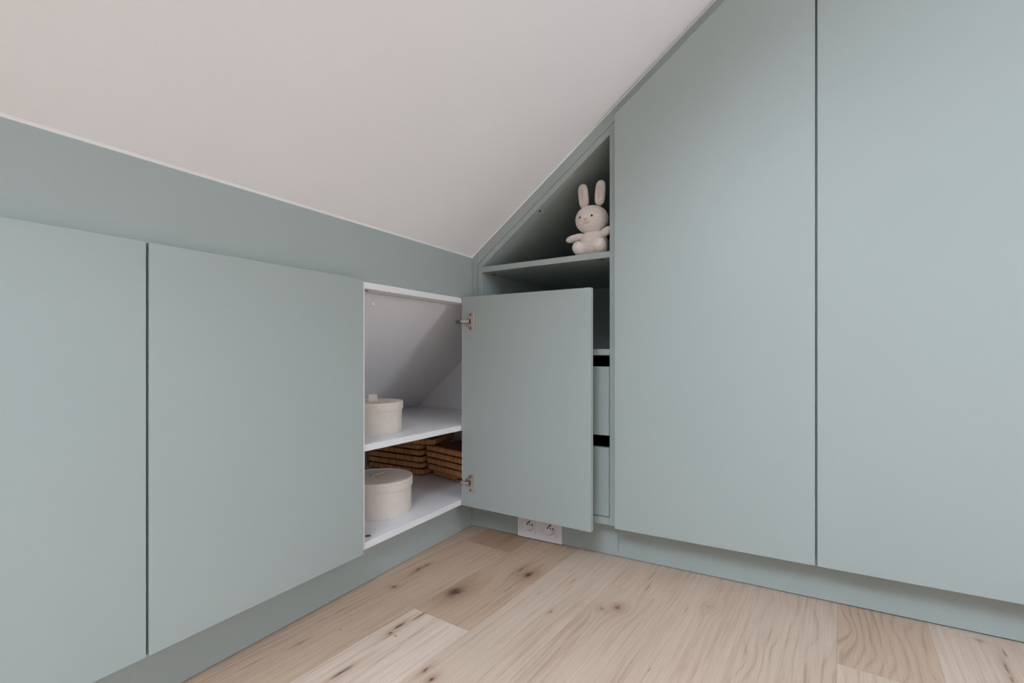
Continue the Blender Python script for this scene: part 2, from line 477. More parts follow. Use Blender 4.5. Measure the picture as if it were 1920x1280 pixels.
EU = Vector((math.cos(SLA), 0, math.sin(SLA))); EN = Vector((-math.sin(SLA), 0, math.cos(SLA)))
cs = 1 / math.cos(SLA)
slope = slab_with_hole('ceiling', (0, 0, ZC), EU, (0, 1, 0), EN, -1.16 * cs, RIDGE_X * cs, ROOM_Y - 0.1, 0.75,
                       (RW_X0 * cs, RW_X1 * cs, RW_Y0, RW_Y1), 0.12, CEIL)
tag(slope, 'white sloping attic ceiling above the low sage cabinets', 'ceiling', kind='structure')
flat = box('ceiling', RIDGE_X, ROOM_X + 0.1, ROOM_Y - 0.1, 0.75, RIDGE_Z, RIDGE_Z + 0.12, CEIL)
tag(flat, 'flat white ceiling strip at the top of the slope', 'ceiling', kind='structure')
def roof_profile(y):     # outline of a gable wall under the roof
    return [(-1.15, y, -0.07), (ROOM_X, y, -0.07), (ROOM_X, y, RIDGE_Z), (RIDGE_X, y, RIDGE_Z), (-1.15, y, roof_z(-1.15))]
wb = prism('wall_back', roof_profile(0.66), (0, 0.09, 0), WALLP)
tag(wb, 'white gable wall behind the wardrobes', 'wall', kind='structure')
wb2 = prism('wall_back', [(1.9385, 0, 0.0845), (ROOM_X, 0, 0.0845), (ROOM_X, 0, RIDGE_Z), (RIDGE_X, 0, RIDGE_Z), (1.9385, 0, roof_z(1.9385))], (0, 0.1, 0), WALLP)
tag(wb2, 'white wall flush with the end of the wardrobe row', 'wall', kind='structure')
wr = slab_with_hole('wall_right', (ROOM_X, 0, 0), (0, 1, 0), (0, 0, 1), (1, 0, 0), ROOM_Y - 0.1, 0.75, -0.07, RIDGE_Z + 0.05, (GW_Y0, GW_Y1, GW_Z0, GW_Z1), 0.1, WALLP)
tag(wr, 'plain white wall with an added fill window opposite the low cabinets', 'wall', kind='structure')
wf = prism('wall_front', roof_profile(ROOM_Y), (0, -0.1, 0), WALLP)
tag(wf, 'plain white gable wall facing the wardrobes', 'wall', kind='structure')

def window(name, O, eu, ev, en, su, sv, label):
    """frame of four bars and a pane; O one corner, en towards the outside"""
    O, eu, ev, en = Vector(O), Vector(eu), Vector(ev), Vector(en)
    e = bpy.data.objects.new(name, None); COL.objects.link(e); e.location = O; WL[e] = O
    tag(e, label, 'window', kind='structure')
    w, d = 0.06, 0.05
    for (a0, a1, b0, b1) in ((0, su, 0, w), (0, su, sv - w, sv), (0, w, w, sv - w), (su - w, su, w, sv - w)):
        prism('window_frame', [O + eu * a0 + ev * b0, O + eu * a1 + ev * b0, O + eu * a1 + ev * b1, O + eu * a0 + ev * b1], en * d, FRAMEP, e, 0.003)
    prism('window_pane', [O + eu * w + ev * w + en * 0.02, O + eu * (su - w) + ev * w + en * 0.02, O + eu * (su - w) + ev * (sv - w) + en * 0.02, O + eu * w + ev * (sv - w) + en * 0.02],
          en * 0.006, GLASS, e)
window('window_1', Vector((RW_X0, RW_Y0, roof_z(RW_X0))) + EN * 0.05, EU, (0, 1, 0), EN, (RW_X1 - RW_X0) * cs, RW_Y1 - RW_Y0, 'roof window set in the white sloping ceiling')
window('added_fill_window', (ROOM_X + 0.03, GW_Y0, GW_Z0), (0, 1, 0), (0, 0, 1), (1, 0, 0), GW_Y1 - GW_Y0, GW_Z1 - GW_Z0, 'added unseen window brightening the low cabinets from the white wall opposite')  # unseen side window, added to brighten the open cabinet and the ceiling

# ------------------------------------------------------------------ setting: fascia, plinths, trims
ZP, ZT = 0.084, 0.7555             # plinth top, underside of the fascia
TH = 0.0185                        # board thickness
t = box('trim_1', -0.018, 0, ROOM_Y + 0.002, -0.0005, ZT, ZC - 0.0005, SAGE)
tag(t, 'sage fascia board between the low cabinets and the sloping ceiling', 'fascia', kind='structure')
t = box('baseboard_left', -REC_L - 0.018, -REC_L, ROOM_Y + 0.002, REC_R - 0.0005, ZF + 0.0012, ZP - 0.0004, SAGE)
tag(t, 'recessed sage plinth under the low cabinets', 'plinth', kind='structure')
t = prism('baseboard_back', [(-REC_L, REC_R, ZF + 0.0012), (0.4878, REC_R, ZF + 0.0016), (0.4878, REC_R, ZP - 0.0006), (-REC_L, REC_R, ZP - 0.0006)], (0, 0.018, 0), SAGE)
tag(t, 'sage plinth under the corner shelving, carrying the white socket', 'plinth', kind='structure')
t = prism('baseboard_back', [(0.4884, REC_R, ZF + 0.0016), (ROOM_X, REC_R, ZF + 0.0065), (ROOM_X, REC_R, ZP - 0.0006), (0.4884, REC_R, ZP - 0.0006)], (0, 0.018, 0), SAGE)
tag(t, 'long sage plinth under the tall wardrobe doors', 'plinth', kind='structure')
# vertical filler in the corner
FX = 0.0225
t = prism('trim_2', [(0.0003, 0, ZP), (FX, 0, ZP), (FX, 0, roof_z(FX) - 0.0006), (0.0003, 0, roof_z(0) - 0.0006)], (0, 0.018, 0), SAGE)
tag(t, 'narrow vertical sage filler strip in the corner', 'trim', kind='structure')
# slanted strip under the ceiling along the back
sl0 = lambda x: 0.8545 + 0.7775 * x       # lower edge of the slanted strip
def ceil_line(x): return roof_z(x) - 0.0006
X_END = 1.9375
t = prism('trim_3', [(FX + 0.0006, 0, sl0(FX)), (X_END, 0, sl0(X_END)), (X_END, 0, ceil_line(X_END)), (FX + 0.0006, 0, ceil_line(FX))], (0, 0.018, 0), SAGE)
tag(t, 'slanted sage strip following the ceiling above the wardrobe doors', 'trim', kind='structure')
# caulk beads where the ceiling meets the sage boards
c3 = 0.0032
t = prism('trim_4', [(0, ROOM_Y + 0.002, ZC), (c3, ROOM_Y + 0.002, ZC + SL * c3), (0, ROOM_Y + 0.002, ZC - c3 * 0.7)], (0, -ROOM_Y - 0.002, 0), CAULK)
tag(t, 'thin white caulk bead between ceiling and fascia board', 'caulk', kind='structure')
t = prism('trim_5', [(0, 0, ZC), (0, 0, ZC - c3 * 0.9), (0, -c3, ZC)], (RIDGE_X, 0, SL * RIDGE_X), CAULK)
tag(t, 'thin white caulk bead between ceiling and slanted strip', 'caulk', kind='structure')

# ------------------------------------------------------------------ low cabinets, closed
DX0, DX1 = 0.0022, 0.0205          # back and face of the low doors
def low_cabinet(y0, y1, splits, label):
    e = thing('low_cabinet', (-0.28, (y0 + y1) / 2, 0.084), label, 'cabinet', 'closed low cabinets along the knee wall')
    box('bottom_panel', -0.55, -0.0004, y0, y1, ZP, ZP + 0.018, ANTHRA_SHADE, e)  # carcass boards near-black, shade behind the door gap is in their colour
    box('top_panel', -0.07, -0.0004, y0, y1, ZT - 0.018, ZT - 0.0004, ANTHRA_SHADE, e)
    box('back_panel', -0.56, -0.55, y0, y1, ZP, 0.30, ANTHRA_SHADE, e)
    for a, c in ((y0, y0 + 0.018), (y1 - 0.018, y1)):
        prism('side_panel', [(-0.0006, a, ZP + 0.018), (-0.0006, a, ZT - 0.018), (-0.07, a, ZT - 0.018), (-0.55, a, 0.30), (-0.55, a, ZP + 0.018)], (0, c - a, 0), ANTHRA_SHADE, e)
    prism('sloped_back', [(-0.07, y0, ZT - 0.0185), (-0.55, y0, 0.30), (-0.56, y0, 0.31), (-0.08, y0, ZT - 0.005)], (0, y1 - y0, 0), ANTHRA_SHADE, e)
    for a, c in splits:
        box('door', DX0, DX1, a, c, ZP + 0.0008, ZT + 0.0005, SAGE, e, 0.0011)
    return e
low_cabinet(-1.408, -0.4905, [(-1.4055, -0.9529), (-0.9491, -0.4940)], 'closed low cabinet with two flat sage doors beside the open cabinet')
low_cabinet(-2.33, -1.4095, [(-2.3275, -1.8695), (-1.8665, -1.4088)], 'closed low cabinet with two flat sage doors beyond the left edge of the photo')

# ------------------------------------------------------------------ open low cabinet, white inside
oc = thing('open_cabinet', (-0.28, -0.07, ZP), 'white low cabinet under the slope with its sage door standing open', 'cabinet')
YL0, YL1, YR = -0.4895, -0.4710, 0.338
XB = -0.63
XS, ZS, SS = -0.527, 0.337, 0.85                       # a point and the pitch of the inner slope
def in_slope(x): return ZS + SS * (x - XS)
xt = XS + (ZT - 0.0185 - ZS) / SS                      # where the slope meets the top panel
box('bottom_panel', XB, 0, YL1, YR, ZP, ZP + 0.0175, WHITE_MEL, oc, 0.0008, 1)
prism('top_panel', [(0, YL1, ZT - 0.0175), (0, YL1, ZT - 0.0004), (xt, YL1, ZT - 0.0004), (xt, YL1, ZT - 0.0175)], (0, YR - YL1, 0), WHITE_MEL, oc, 0.0008, 1)
prof = lambda y: [(0, y, ZP), (0, y, ZT - 0.0004), (xt, y, ZT - 0.0004), (xt, y, in_slope(xt)), (XB, y, in_slope(XB)), (XB, y, ZP)]
prism('side_panel', prof(YL0), (0, YL1 - YL0, 0), WHITE_MEL, oc, 0.0006, 1)
prism('end_panel', prof(YR), (0, 0.018, 0), WHITE_MEL, oc)
prism('sloped_back', [(xt, YL1, in_slope(xt)), (XB, YL1, in_slope(XB)), (XB - 0.012, YL1, in_slope(XB) + 0.014), (xt - 0.012, YL1, in_slope(xt) + 0.014)], (0, YR - YL1, 0), WHITE_MEL, oc)
box('back_panel', XB - 0.012, XB, YL1, YR, ZP, in_slope(XB), WHITE_MEL, oc)
zs = lambda y: 0.3468 - 0.011 * (y - YL1)              # the middle shelf hangs a little to the right
SHT = 0.0172
prism('shelf', [(0, YL1, zs(YL1) - SHT), (0, YL1, zs(YL1)), (0, YR, zs(YR)), (0, YR, zs(YR) - SHT)], (XS + 0.004, 0, 0), WHITE_MEL, oc, 0.0008, 1)
box('hinge_stile', -0.008, -0.0004, -0.0455, -0.0008, ZP + 0.0177, ZT - 0.0177, WHITE_MEL, oc)
def disc(name, loc, direction, r, mat, parent, h=0.0006, n=20):
    return lathe(name, [(0, 0), (r, 0), (r, h), (0, h)], n, mat, parent, axis_matrix(loc, direction), smooth=False)
disc('cam_lock', (-0.028, -0.434, ZP + 0.0175), (0, 0, 1), 0.0075, CAP, oc)
disc('cam_lock', (-0.030, -0.440, ZT - 0.0175), (0, 0, -1), 0.0075, CAP, oc)
disc('cam_lock', (-0.010, -0.376, ZT - 0.0175), (0, 0, -1), 0.0022, CAP, oc)
# push latch whose plunger sticks out
pm = axis_matrix((-0.020, -0.466, 0.6905), (1, 0, 0.17))
lt = lathe('push_latch', [(0, 0), (0.0048, 0), (0.0048, 0.020), (0.0034, 0.0205), (0.0034, 0.044), (0.0028, 0.046), (0, 0.046)], 20, PLASTIC, oc, pm, sharp=True)

# the open door
TH_D = math.radians(2.3)
DO = Vector((0.0045, -0.0612, 0)); DE = Vector((math.cos(TH_D), -math.sin(TH_D), 0)); DNV = Vector((-math.sin(TH_D), -math.cos(TH_D), 0))
def dl(t_, n_, z_): return DO + DE * t_ + DNV * n_ + Vector((0, 0, z_))
DWID = 0.4445
door = prism('door', [dl(0, 0, 0.0838), dl(DWID, 0, 0.0838), dl(DWID, 0, 0.7568), dl(0, 0, 0.7568)], DNV * -TH, SAGE, oc, 0.0011)
for zc, nm in ((0.6775, 0), (0.1605, 1)):
    # cup, flange, arm and mounting block of a concealed hinge
    cupm = axis_matrix(dl(0.0265, 0.0002, zc), DNV)
    hinge = lathe('hinge_cup', [(0, 0), (0.0165, 0), (0.0165, 0.0010), (0.0155, 0.0016), (0.0125, 0.0016), (0.0118, 0.0004), (0, 0.0004)], 28, NICKEL, door, cupm, sharp=True)
    prism('hinge_flange', [dl(0.0275, 0.0004, zc - 0.028), dl(0.0475, 0.0004, zc - 0.028), dl(0.0475, 0.0004, zc + 0.028), dl(0.0275, 0.0004, zc + 0.028),
                           dl(0.0275, 0.0004, zc + 0.0135), dl(0.0335, 0.0004, zc + 0.0095), dl(0.0345, 0.0004, zc), dl(0.0335, 0.0004, zc - 0.0095), dl(0.0275, 0.0004, zc - 0.0135)][::1], DNV * 0.0022, NICKEL, door, 0.0006, 1)
    for s in (-1, 1):
        disc('hinge_screw', dl(0.0345, 0.0026, zc + s * 0.0215), DNV, 0.0034, NICKEL_DARK, door, 0.0010, 16)
    # opening of the cup and the curved knuckle
    prism('cup_recess', [dl(0.0215, 0.0008, zc - 0.0072), dl(0.0310, 0.0008, zc - 0.0078), dl(0.0338, 0.0008, zc - 0.004), dl(0.0338, 0.0008, zc + 0.004), dl(0.0310, 0.0008, zc + 0.0078), dl(0.0215, 0.0008, zc + 0.0072)], DNV * 0.0012, HOLE, door)
    prism('knuckle', [dl(0.026, 0.0018, zc - 0.006), dl(0.031, 0.0018, zc - 0.006), dl(0.031, 0.0018, zc + 0.006), dl(0.026, 0.0018, zc + 0.006)], DNV * 0.005, NICKEL, door, 0.0012)
    prism('hinge_arm', [dl(-0.0025, 0.0020, zc - 0.0036), dl(0.0265, 0.0020, zc - 0.0036), dl(0.0265, 0.0020, zc + 0.0036), dl(-0.0025, 0.0020, zc + 0.0036)], DNV * 0.0052, STEEL, door, 0.0010)
    prism('hinge_mount', [(-0.019, -0.0658, zc - 0.0050), (0.0010, -0.0658, zc - 0.0050), (0.0010, -0.0658, zc + 0.0050), (-0.019, -0.0658, zc + 0.0050)], (0, 0.0200, 0), NICKEL_DARK, door, 0.0010)

# ------------------------------------------------------------------ corner shelving unit on the back wall
su = thing('corner_shelving', (0.258, 0.29, ZP), 'sage corner shelving unit with a slanted top and two drawers', 'shelving')
NX0, NX1, NX2, NX3, ND = 0.0238, 0.0402, 0.4764, 0.4950, 0.60
li = lambda x: 0.8300 + 0.7785 * x               # underside of the slanted board
lu = lambda x: sl0(x) - 0.0018                   # its upper side
prism('side_panel', [(NX0, 0, ZP), (NX1, 0, ZP), (NX1, 0, lu(NX1)), (NX0, 0, lu(NX0))], (0, ND, 0), SAGE, su, 0.0005, 1)
prism('side_panel', [(NX2, 0, ZP), (NX3, 0, ZP), (NX3, 0, lu(NX3)), (NX2, 0, lu(NX2))], (0, ND, 0), SAGE, su, 0.0005, 1)
prism('slanted_panel', [(NX1, 0, li(NX1)), (NX2, 0, li(NX2)), (NX2, 0, lu(NX2)), (NX1, 0, lu(NX1))], (0, ND, 0), SAGE, su, 0.0004, 1)
box('back_panel', NX0, NX3, ND, ND + 0.008, ZP, 0.86, SAGE, su)
prism('back_panel', [(NX1, ND, 0.86), (NX3, ND, 0.86), (NX3, ND, lu(NX3)), (NX1, ND, lu(NX1))], (0, 0.008, 0), SAGE, su)
zt = lambda x: 0.8608 + 0.0168 * (x - 0.043)     # top of the upper shelf
prism('shelf', [(NX1, 0, zt(NX1) - 0.0178), (NX2, 0, zt(NX2) - 0.0178), (NX2, 0, zt(NX2)), (NX1, 0, zt(NX1))], (0, ND, 0), SAGE, su, 0.0005, 1)
box('shelf', NX1, NX2, 0, ND, 0.5702, 0.5878, SAGE, su, 0.0005, 1)
box('bottom_panel', NX1, NX2, 0.0, ND, ZP, 0.1050, SAGE, su, 0.0005, 1)
disc('cam_lock', (0.0495, 0.06, zt(0.0495) - 0.0178), (0, 0, -1), 0.0055, HOLE, su)
disc('cam_lock', (0.4477, 0.018, zt(0.4477) - 0.0178), (0, 0, -1), 0.0055, HOLE, su)
nrm = Vector((math.sin(math.atan(0.7785)), 0, -math.cos(math.atan(0.7785))))
disc('cam_lock', (0.245, 0.018, li(0.245)), nrm, 0.0042, HOLE, su)
for z0, z1 in ((0.3396, 0.5373), (0.1072, 0.3043)):
    d = box('drawer', NX1 + 0.002, NX2 - 0.0016, 0.0004, 0.0186, z0, z1, SAGE, su, 0.0010)
    for a, c in ((NX1 + 0.006, NX1 + 0.020), (NX2 - 0.020, NX2 - 0.006)):
        box('drawer_side', a, c, 0.0188, 0.52, z0 + 0.012, z1 - 0.03, ANTHRA_SHADE, d)
    box('drawer_back', NX1 + 0.020, NX2 - 0.020, 0.508, 0.52, z0 + 0.012, z1 + 0.02, ANTHRA_SHADE, d)
    box('drawer_bottom', NX1 + 0.020, NX2 - 0.020, 0.0188, 0.508, z0 + 0.012, z0 + 0.022, ANTHRA_SHADE, d)
box('gap_shade_sheet', NX1 + 0.0006, NX1 + 0.0040, 0.022, 0.59, 0.106, 0.5695, ANTHRA_SHADE, su)  # dark sheets added behind the fronts, gap shade put into colour
box('gap_shade_sheet', NX2 - 0.0040, NX2 - 0.0006, 0.022, 0.59, 0.106, 0.5695, ANTHRA_SHADE, su)
box('gap_shade_sheet', NX1 + 0.0045, NX2 - 0.0045, 0.022, 0.59, 0.5660, 0.5698, ANTHRA_SHADE, su)
box('gap_shade_sheet', NX1 + 0.0045, NX2 - 0.0045, 0.592, 0.598, 0.106, 0.5655, ANTHRA_SHADE, su)

# ------------------------------------------------------------------ wardrobes
DY0, DY1 = -0.0205, -0.0024
dtop = lambda x: 1.2437 + 0.7640 * (x - 0.497)       # slanted top of the doors
def wardrobe(x0, x1, d0, d1, label):
    e = thing('wardrobe', ((x0 + x1) / 2, 0.3, ZP), label, 'wardrobe', 'tall wardrobes along the back wall')
    up = lambda x: sl0(x) - 0.004
    for a, c in ((x0, x0 + 0.018), (x1 - 0.018, x1)):
        prism('side_panel', [(a, 0.0004, ZP), (c, 0.0004, ZP), (c, 0.0004, up(c)), (a, 0.0004, up(a))], (0, 0.6, 0), SAGE, e)
    box('bottom_panel', x0 + 0.018, x1 - 0.018, 0.0004, 0.6, ZP, ZP + 0.018, SAGE, e)
    prism('top_panel', [(x0 + 0.018, 0.0004, up(x0 + 0.018) - 0.024), (x1 - 0.018, 0.0004, up(x1 - 0.018) - 0.024), (x1 - 0.018, 0.0004, up(x1 - 0.018)), (x0 + 0.018, 0.0004, up(x0 + 0.018))], (0, 0.6, 0), SAGE, e)
    prism('back_panel', [(x0, 0.6, ZP), (x1, 0.6, ZP), (x1, 0.6, up(x1)), (x0, 0.6, up(x0))], (0, 0.008, 0), SAGE, e)
    zb = ZP + 0.0002
    prism('door', [(d0, DY0, zb), (d1, DY0, zb + 0.0004), (d1, DY0, min(2.40, dtop(d1))), (d0, DY0, dtop(d0))], (0, DY1 - DY0, 0), SAGE, e, 0.0011)
    return e
wardrobe(0.4955, 0.9752, 0.4969, 0.9732, 'tall wardrobe with a flat sage door next to the corner shelving')
wardrobe(0.9755, 1.4560, 0.9776, 1.4535, 'tall wardrobe with a flat sage door at the right edge of the photo')
wardrobe(1.4563, 1.9370, 1.4580, 1.9340, 'tall wardrobe with a flat sage door beyond the right edge of the photo')

# ------------------------------------------------------------------ double socket on the plinth
sk = thing('wall_socket', (0.2333, REC_R, -0.0163), 'white double wall socket on the plinth below the open door', 'socket')
PX0, PX1, PZ0, PZ1, PY = 0.1558, 0.3107, -0.0163, 0.0665, REC_R - 0.0088
cxs = (0.1966, 0.2699); cz = 0.0252; HS = 0.0234
bm = bmesh.new()
gx = [PX0, cxs[0] - HS - 0.0003, cxs[0] + HS + 0.0003, cxs[1] - HS - 0.0003, cxs[1] + HS + 0.0003, PX1]
gz = [PZ0, cz - HS - 0.0003, cz + HS + 0.0003, PZ1]
gv = {}
for k, y in enumerate((PY, PY + 0.0086)):
    for i, x in enumerate(gx):
        for j, z in enumerate(gz): gv[i, j, k] = bm.verts.new((x, y, z))
holes = {(1, 1), (3, 1)}
for i in range(5):
    for j in range(3):
        if (i, j) in holes: continue
        bm.faces.new([gv[i, j, 0], gv[i + 1, j, 0], gv[i + 1, j + 1, 0], gv[i, j + 1, 0]])
        bm.faces.new([gv[i, j, 1], gv[i, j + 1, 1], gv[i + 1, j + 1, 1], gv[i + 1, j, 1]])
        for (di, dj, a, c) in ((-1, 0, (i, j), (i, j + 1)), (1, 0, (i + 1, j), (i + 1, j + 1)), (0, -1, (i, j), (i + 1, j)), (0, 1, (i, j + 1), (i + 1, j + 1))):
            ni, nj = i + di, j + dj
            if not (0 <= ni < 5 and 0 <= nj < 3) or (ni, nj) in holes:
                bm.faces.new([gv[a + (0,)], gv[c + (0,)], gv[c + (1,)], gv[a + (1,)]])
finish('cover_plate', bm, PLASTIC, sk, False, 0.0009)
def square_pt(th, h):
    c, s = math.cos(th), math.sin(th); k = h / max(abs(c), abs(s)); return c * k, s * k
for cx in cxs:
    n = 48; vs = []; fs = []
    yf = PY - 0.0016
    rings = [('s', HS, PY + 0.0005), ('s', HS, yf + 0.0004), ('s', HS - 0.0005, yf), ('c', 0.0196, yf), ('c', 0.0188, yf + 0.0006), ('c', 0.0180, yf + 0.0050), ('c', 0.0170, yf + 0.0062), ('c', 0.006, yf + 0.0066)]
    for kind, r, y in rings:
        for i in range(n):
            th = 2 * math.pi * (i + 0.5) / n
            a, c = square_pt(th, r) if kind == 's' else (r * math.cos(th), r * math.sin(th))
            vs.append((cx + a, y, cz + c))
    for k in range(len(rings) - 1):
        for i in range(n):
            j = (i + 1) % n; fs.append((k * n + i, k * n + j, (k + 1) * n + j, (k + 1) * n + i))
    fs.append([(len(rings) - 1) * n + i for i in range(n)])
    bm = bmesh.new(); bv = [bm.verts.new(v) for v in vs]
    for f in fs: bm.faces.new([bv[i] for i in f])
    ins = finish('socket_insert', bm, PLASTIC, sk)
    for p in ins.data.polygons: p.use_smooth = True
    ins.data.set_sharp_from_angle(angle=math.radians(25))
    yb = yf + 0.0064
    for dx, dz in ((-0.0095, -0.0004), (0.0095, -0.0004)):
        disc('contact_hole', (cx + dx, yb, cz + dz), (0, -1, 0), 0.0026, HOLE, ins, 0.0004, 16)
    disc('screw', (cx, yb, cz - 0.0004), (0, -1, 0), 0.0022, NICKEL_DARK, ins, 0.0006, 16)
    lathe('earth_pin', [(0, 0), (0.0024, 0), (0.0024, 0.0125), (0.0018, 0.0145), (0, 0.015)], 16, COPPER, ins, axis_matrix((cx + 0.001, yb, cz + 0.0098), (0, -1, 0)), sharp=True)

# ------------------------------------------------------------------ round storage boxes
def round_box(cx, cy, z0, R, H_, lid, ang, label, group, tab, hw=0.0085):
    e = thing('round_box', (cx, cy, z0), label, 'box', group)
    M = Matrix.Translation((cx, cy, z0)); w = 0.0022
    Rb = R - 0.0035
    lathe('box_body', [(0, 0), (Rb - 0.001, 0), (Rb, 0.001), (Rb, H_ - 0.004), (Rb - w, H_ - 0.004), (Rb - w, 0.003), (0, 0.003)], 96, CREAM, e, M, sharp=True)
    ld = lathe('box_lid', [(R - w, H_ - lid), (R, H_ - lid), (R, H_ - 0.0012), (R - 0.001, H_), (R - 0.0035, H_ - 0.0001), (R - 0.005, H_ - 0.0022), (0, H_ - 0.0022)], 96, CREAM, e, M, sharp=True)
    for i in range(56):                      # stitches round the lid rim
        th = 2 * math.pi * i / 56
        c, s = math.cos(th), math.sin(th); q = Vector((cx + c * R, cy + s * R, z0 + H_ - lid * 0.33 + 0.0012 * math.sin(i * 1.7)))
        if i % 2 == 0:
            tx = Vector((-s, c, 0)); nn = Vector((c, s, 0))
            prism('stitch', [q - tx * 0.0022 - Vector((0, 0, 0.0005)), q + tx * 0.0022 - Vector((0, 0, 0.0005)), q + tx * 0.0022 + Vector((0, 0, 0.0005)), q - tx * 0.0022 + Vector((0, 0, 0.0005))], nn * 0.0005, STITCH, ld)
    # pull tab: a folded strip standing on the lid
    d = Vector((math.cos(ang), math.sin(ang), 0)); sd = Vector((-d.y, d.x, 0)); zt_ = z0 + H_ - 0.0022
    path = tab
    O = Vector((cx, cy, zt_))
    th_ = 0.0018
    bm = bmesh.new(); rows_ = []
    for i, (a, h) in enumerate(path):
        if i < len(path) - 1: tx = Vector((path[i + 1][0] - a, path[i + 1][1] - h))
        else: tx = Vector((a - path[i - 1][0], h - path[i - 1][1]))
        tx.normalize(); nx, nz = -tx.y, tx.x
        r = []
        for s, off in ((-1, 0), (1, 0), (1, 1), (-1, 1)):
            r.append(bm.verts.new(O + d * (a + nx * th_ * off) + sd * (s * hw) + Vector((0, 0, h + nz * th_ * off))))
        rows_.append(r)
    for r0, r1 in zip(rows_, rows_[1:]):
        for i in range(4):
            j = (i + 1) % 4; bm.faces.new((r0[i], r0[j], r1[j], r1[i]))
    bm.faces.new(rows_[0][::-1]); bm.faces.new(rows_[-1])
    finish('pull_tab', bm, CREAM, ld)
    return e
B1X, B1Y = -0.150, -0.298
round_box(B1X, B1Y, zs(B1Y), 0.0875, 0.089, 0.0225, math.radians(140), 'smaller round cream box with a raised tab on the upper white shelf', 'round cream boxes in the open cabinet',
          [(-0.002, 0.0), (-0.001, 0.006), (0.002, 0.014), (0.007, 0.021)], 0.0125)
round_box(-0.154, -0.268, ZP + 0.0175, 0.0985, 0.1035, 0.0255, math.radians(24), 'larger round cream lidded box on the bottom of the open cabinet', 'round cream boxes in the open cabinet',
          [(-0.020, 0.0), (-0.017, 0.003), (-0.008, 0.0075), (0.002, 0.0095), (0.012, 0.0115)], 0.0095)

# ------------------------------------------------------------------ rattan trays
def rounded_rect(w, h, r, n=7):
    pts = []
    for (cx, cy, a0) in ((w / 2 - r, h / 2 - r, 0), (-w / 2 + r, h / 2 - r, 90), (-w / 2 + r, -h / 2 + r, 180), (w / 2 - r, -h / 2 + r, 270)):
        for i in range(n + 1):
            a = math.radians(a0 + 90 * i / n); pts.append(Vector((cx + r * math.cos(a), cy + r * math.sin(a), 0)))
    out = []
    for i in range(len(pts)):                     # subdivide the straight sides
        a, c = pts[i], pts[(i + 1) % len(pts)]
        m = max(1, int((c - a).length / 0.02))
        for k in range(m): out.append(a + (c - a) * (k / m))
    return out

def tray(cx, cy, z0, w, d, rot, label):
    e = thing('rattan_tray', (cx, cy, z0), label, 'tray', 'stacked rattan trays in the open cabinet')
    Hh = 0.0196
    prof = [(0.0040, 0.0), (0.0012, 0.0014), (0.0, 0.0038), (0.0, 0.0158), (0.0012, 0.0182), (0.0040, Hh), (0.011, Hh), (0.013, 0.0175), (0.013, 0.004), (0.011, 0.0)]
    R = Matrix.Translation((cx, cy, z0)) @ Matrix.Rotation(rot, 4, 'Z')
    base = rounded_rect(w, d, 0.014)
    n = len(base); per = [0]
    for i in range(n): per.append(per[-1] + (base[(i + 1) % n] - base[i]).length)
    nor = []
    for i in range(n):
        tt = (base[(i + 1) % n] - base[i - 1]).normalized(); nor.append(Vector((-tt.y, tt.x, 0)))
    vs, fs, uv = [], [], []
    jit = [random.uniform(-0.0005, 0.0005) for _ in range(n)]
    for (ins, z) in prof:
        for i in range(n): vs.append(R @ (base[i] + nor[i] * (ins + jit[i]) + Vector((0, 0, z))))
    m = len(prof)
    for k in range(m):
        k2 = (k + 1) % m
        for i in range(n):
            j = (i + 1) % n
            fs.append((k * n + i, k * n + j, k2 * n + j, k2 * n + i))
            uv += [(per[i], k * 0.005), (per[i + 1], k * 0.005), (per[i + 1], (k + 1) * 0.005), (per[i], (k + 1) * 0.005)]
    link_mesh('tray_rim', vs, fs, RATTAN, e, True, uv)
    # woven panel between the rims
    ip = [base[i] + nor[i] * 0.0132 for i in range(n)]
    vs = [R @ (p + Vector((0, 0, 0.0120))) for p in ip] + [R @ (p + Vector((0, 0, 0.0170))) for p in ip]
    fs = [list(range(n))[::-1], list(range(n, 2 * n))] + [(i, (i + 1) % n, n + (i + 1) % n, n + i) for i in range(n)]
    uv = []
    for f in fs:
        for vi in f: q = ip[vi % n]; uv.append((q.x, q.y))
    link_mesh('woven_panel', vs, fs, WEAVE, e, False, uv)
    for sx in (-1, 1):                        # four feet that keep the stacked trays apart
        for sy in (-1, 1):
            q = R @ Vector((sx * (w / 2 - 0.03), sy * (d / 2 - 0.03), 0))
            lathe('foot', [(0, -0.0044), (0.009, -0.0044), (0.009, 0.0), (0, 0.0)], 14, WEAVE, e, Matrix.Translation(q), smooth=False)
    return e
ZB = ZP + 0.0175 + 0.0044
ordinal = ['bottom', 'second', 'third', 'fourth', 'fifth', 'sixth']
TP = 0.0240
LW, LD = 0.290, 0.205
jl = [(0.0, 0.0), (-0.006, 0.002), (-0.004, -0.001), (-0.012, 0.003), (-0.016, 0.004)]
for i, (dx, dy) in enumerate(jl):
    tray(-0.3035 - LW / 2 + dx, 0.104 + LD / 2 + dy, ZB + i * TP, LW, LD, 0, ['bottom', 'second from bottom', 'middle', 'fourth from bottom', 'fifth from bottom'][i] + ' rattan tray of the left stack behind the round box')
rr = math.radians(-13)
RW_, RD_ = 0.240, 0.170
c0 = Vector((-0.3010, 0.119)); ex = Vector((math.cos(rr), math.sin(rr))); ey = Vector((-math.sin(rr), math.cos(rr)))
jr = [(0.012, 0.022), (0.007, 0.002), (0.002, 0.0), (-0.001, 0.001), (0.0, 0.0)]
for i, (dx, dy) in enumerate(jr):
    c = c0 + ex * (RW_ / 2 + dx) + ey * (RD_ / 2 + dy)
    tray(c.x, c.y, ZB + i * TP, RW_, RD_, rr, ['bottom, set-back', 'second from bottom', 'third from bottom', 'fourth from bottom', 'top'][i] + ' rattan tray of the right stack near the lower hinge')
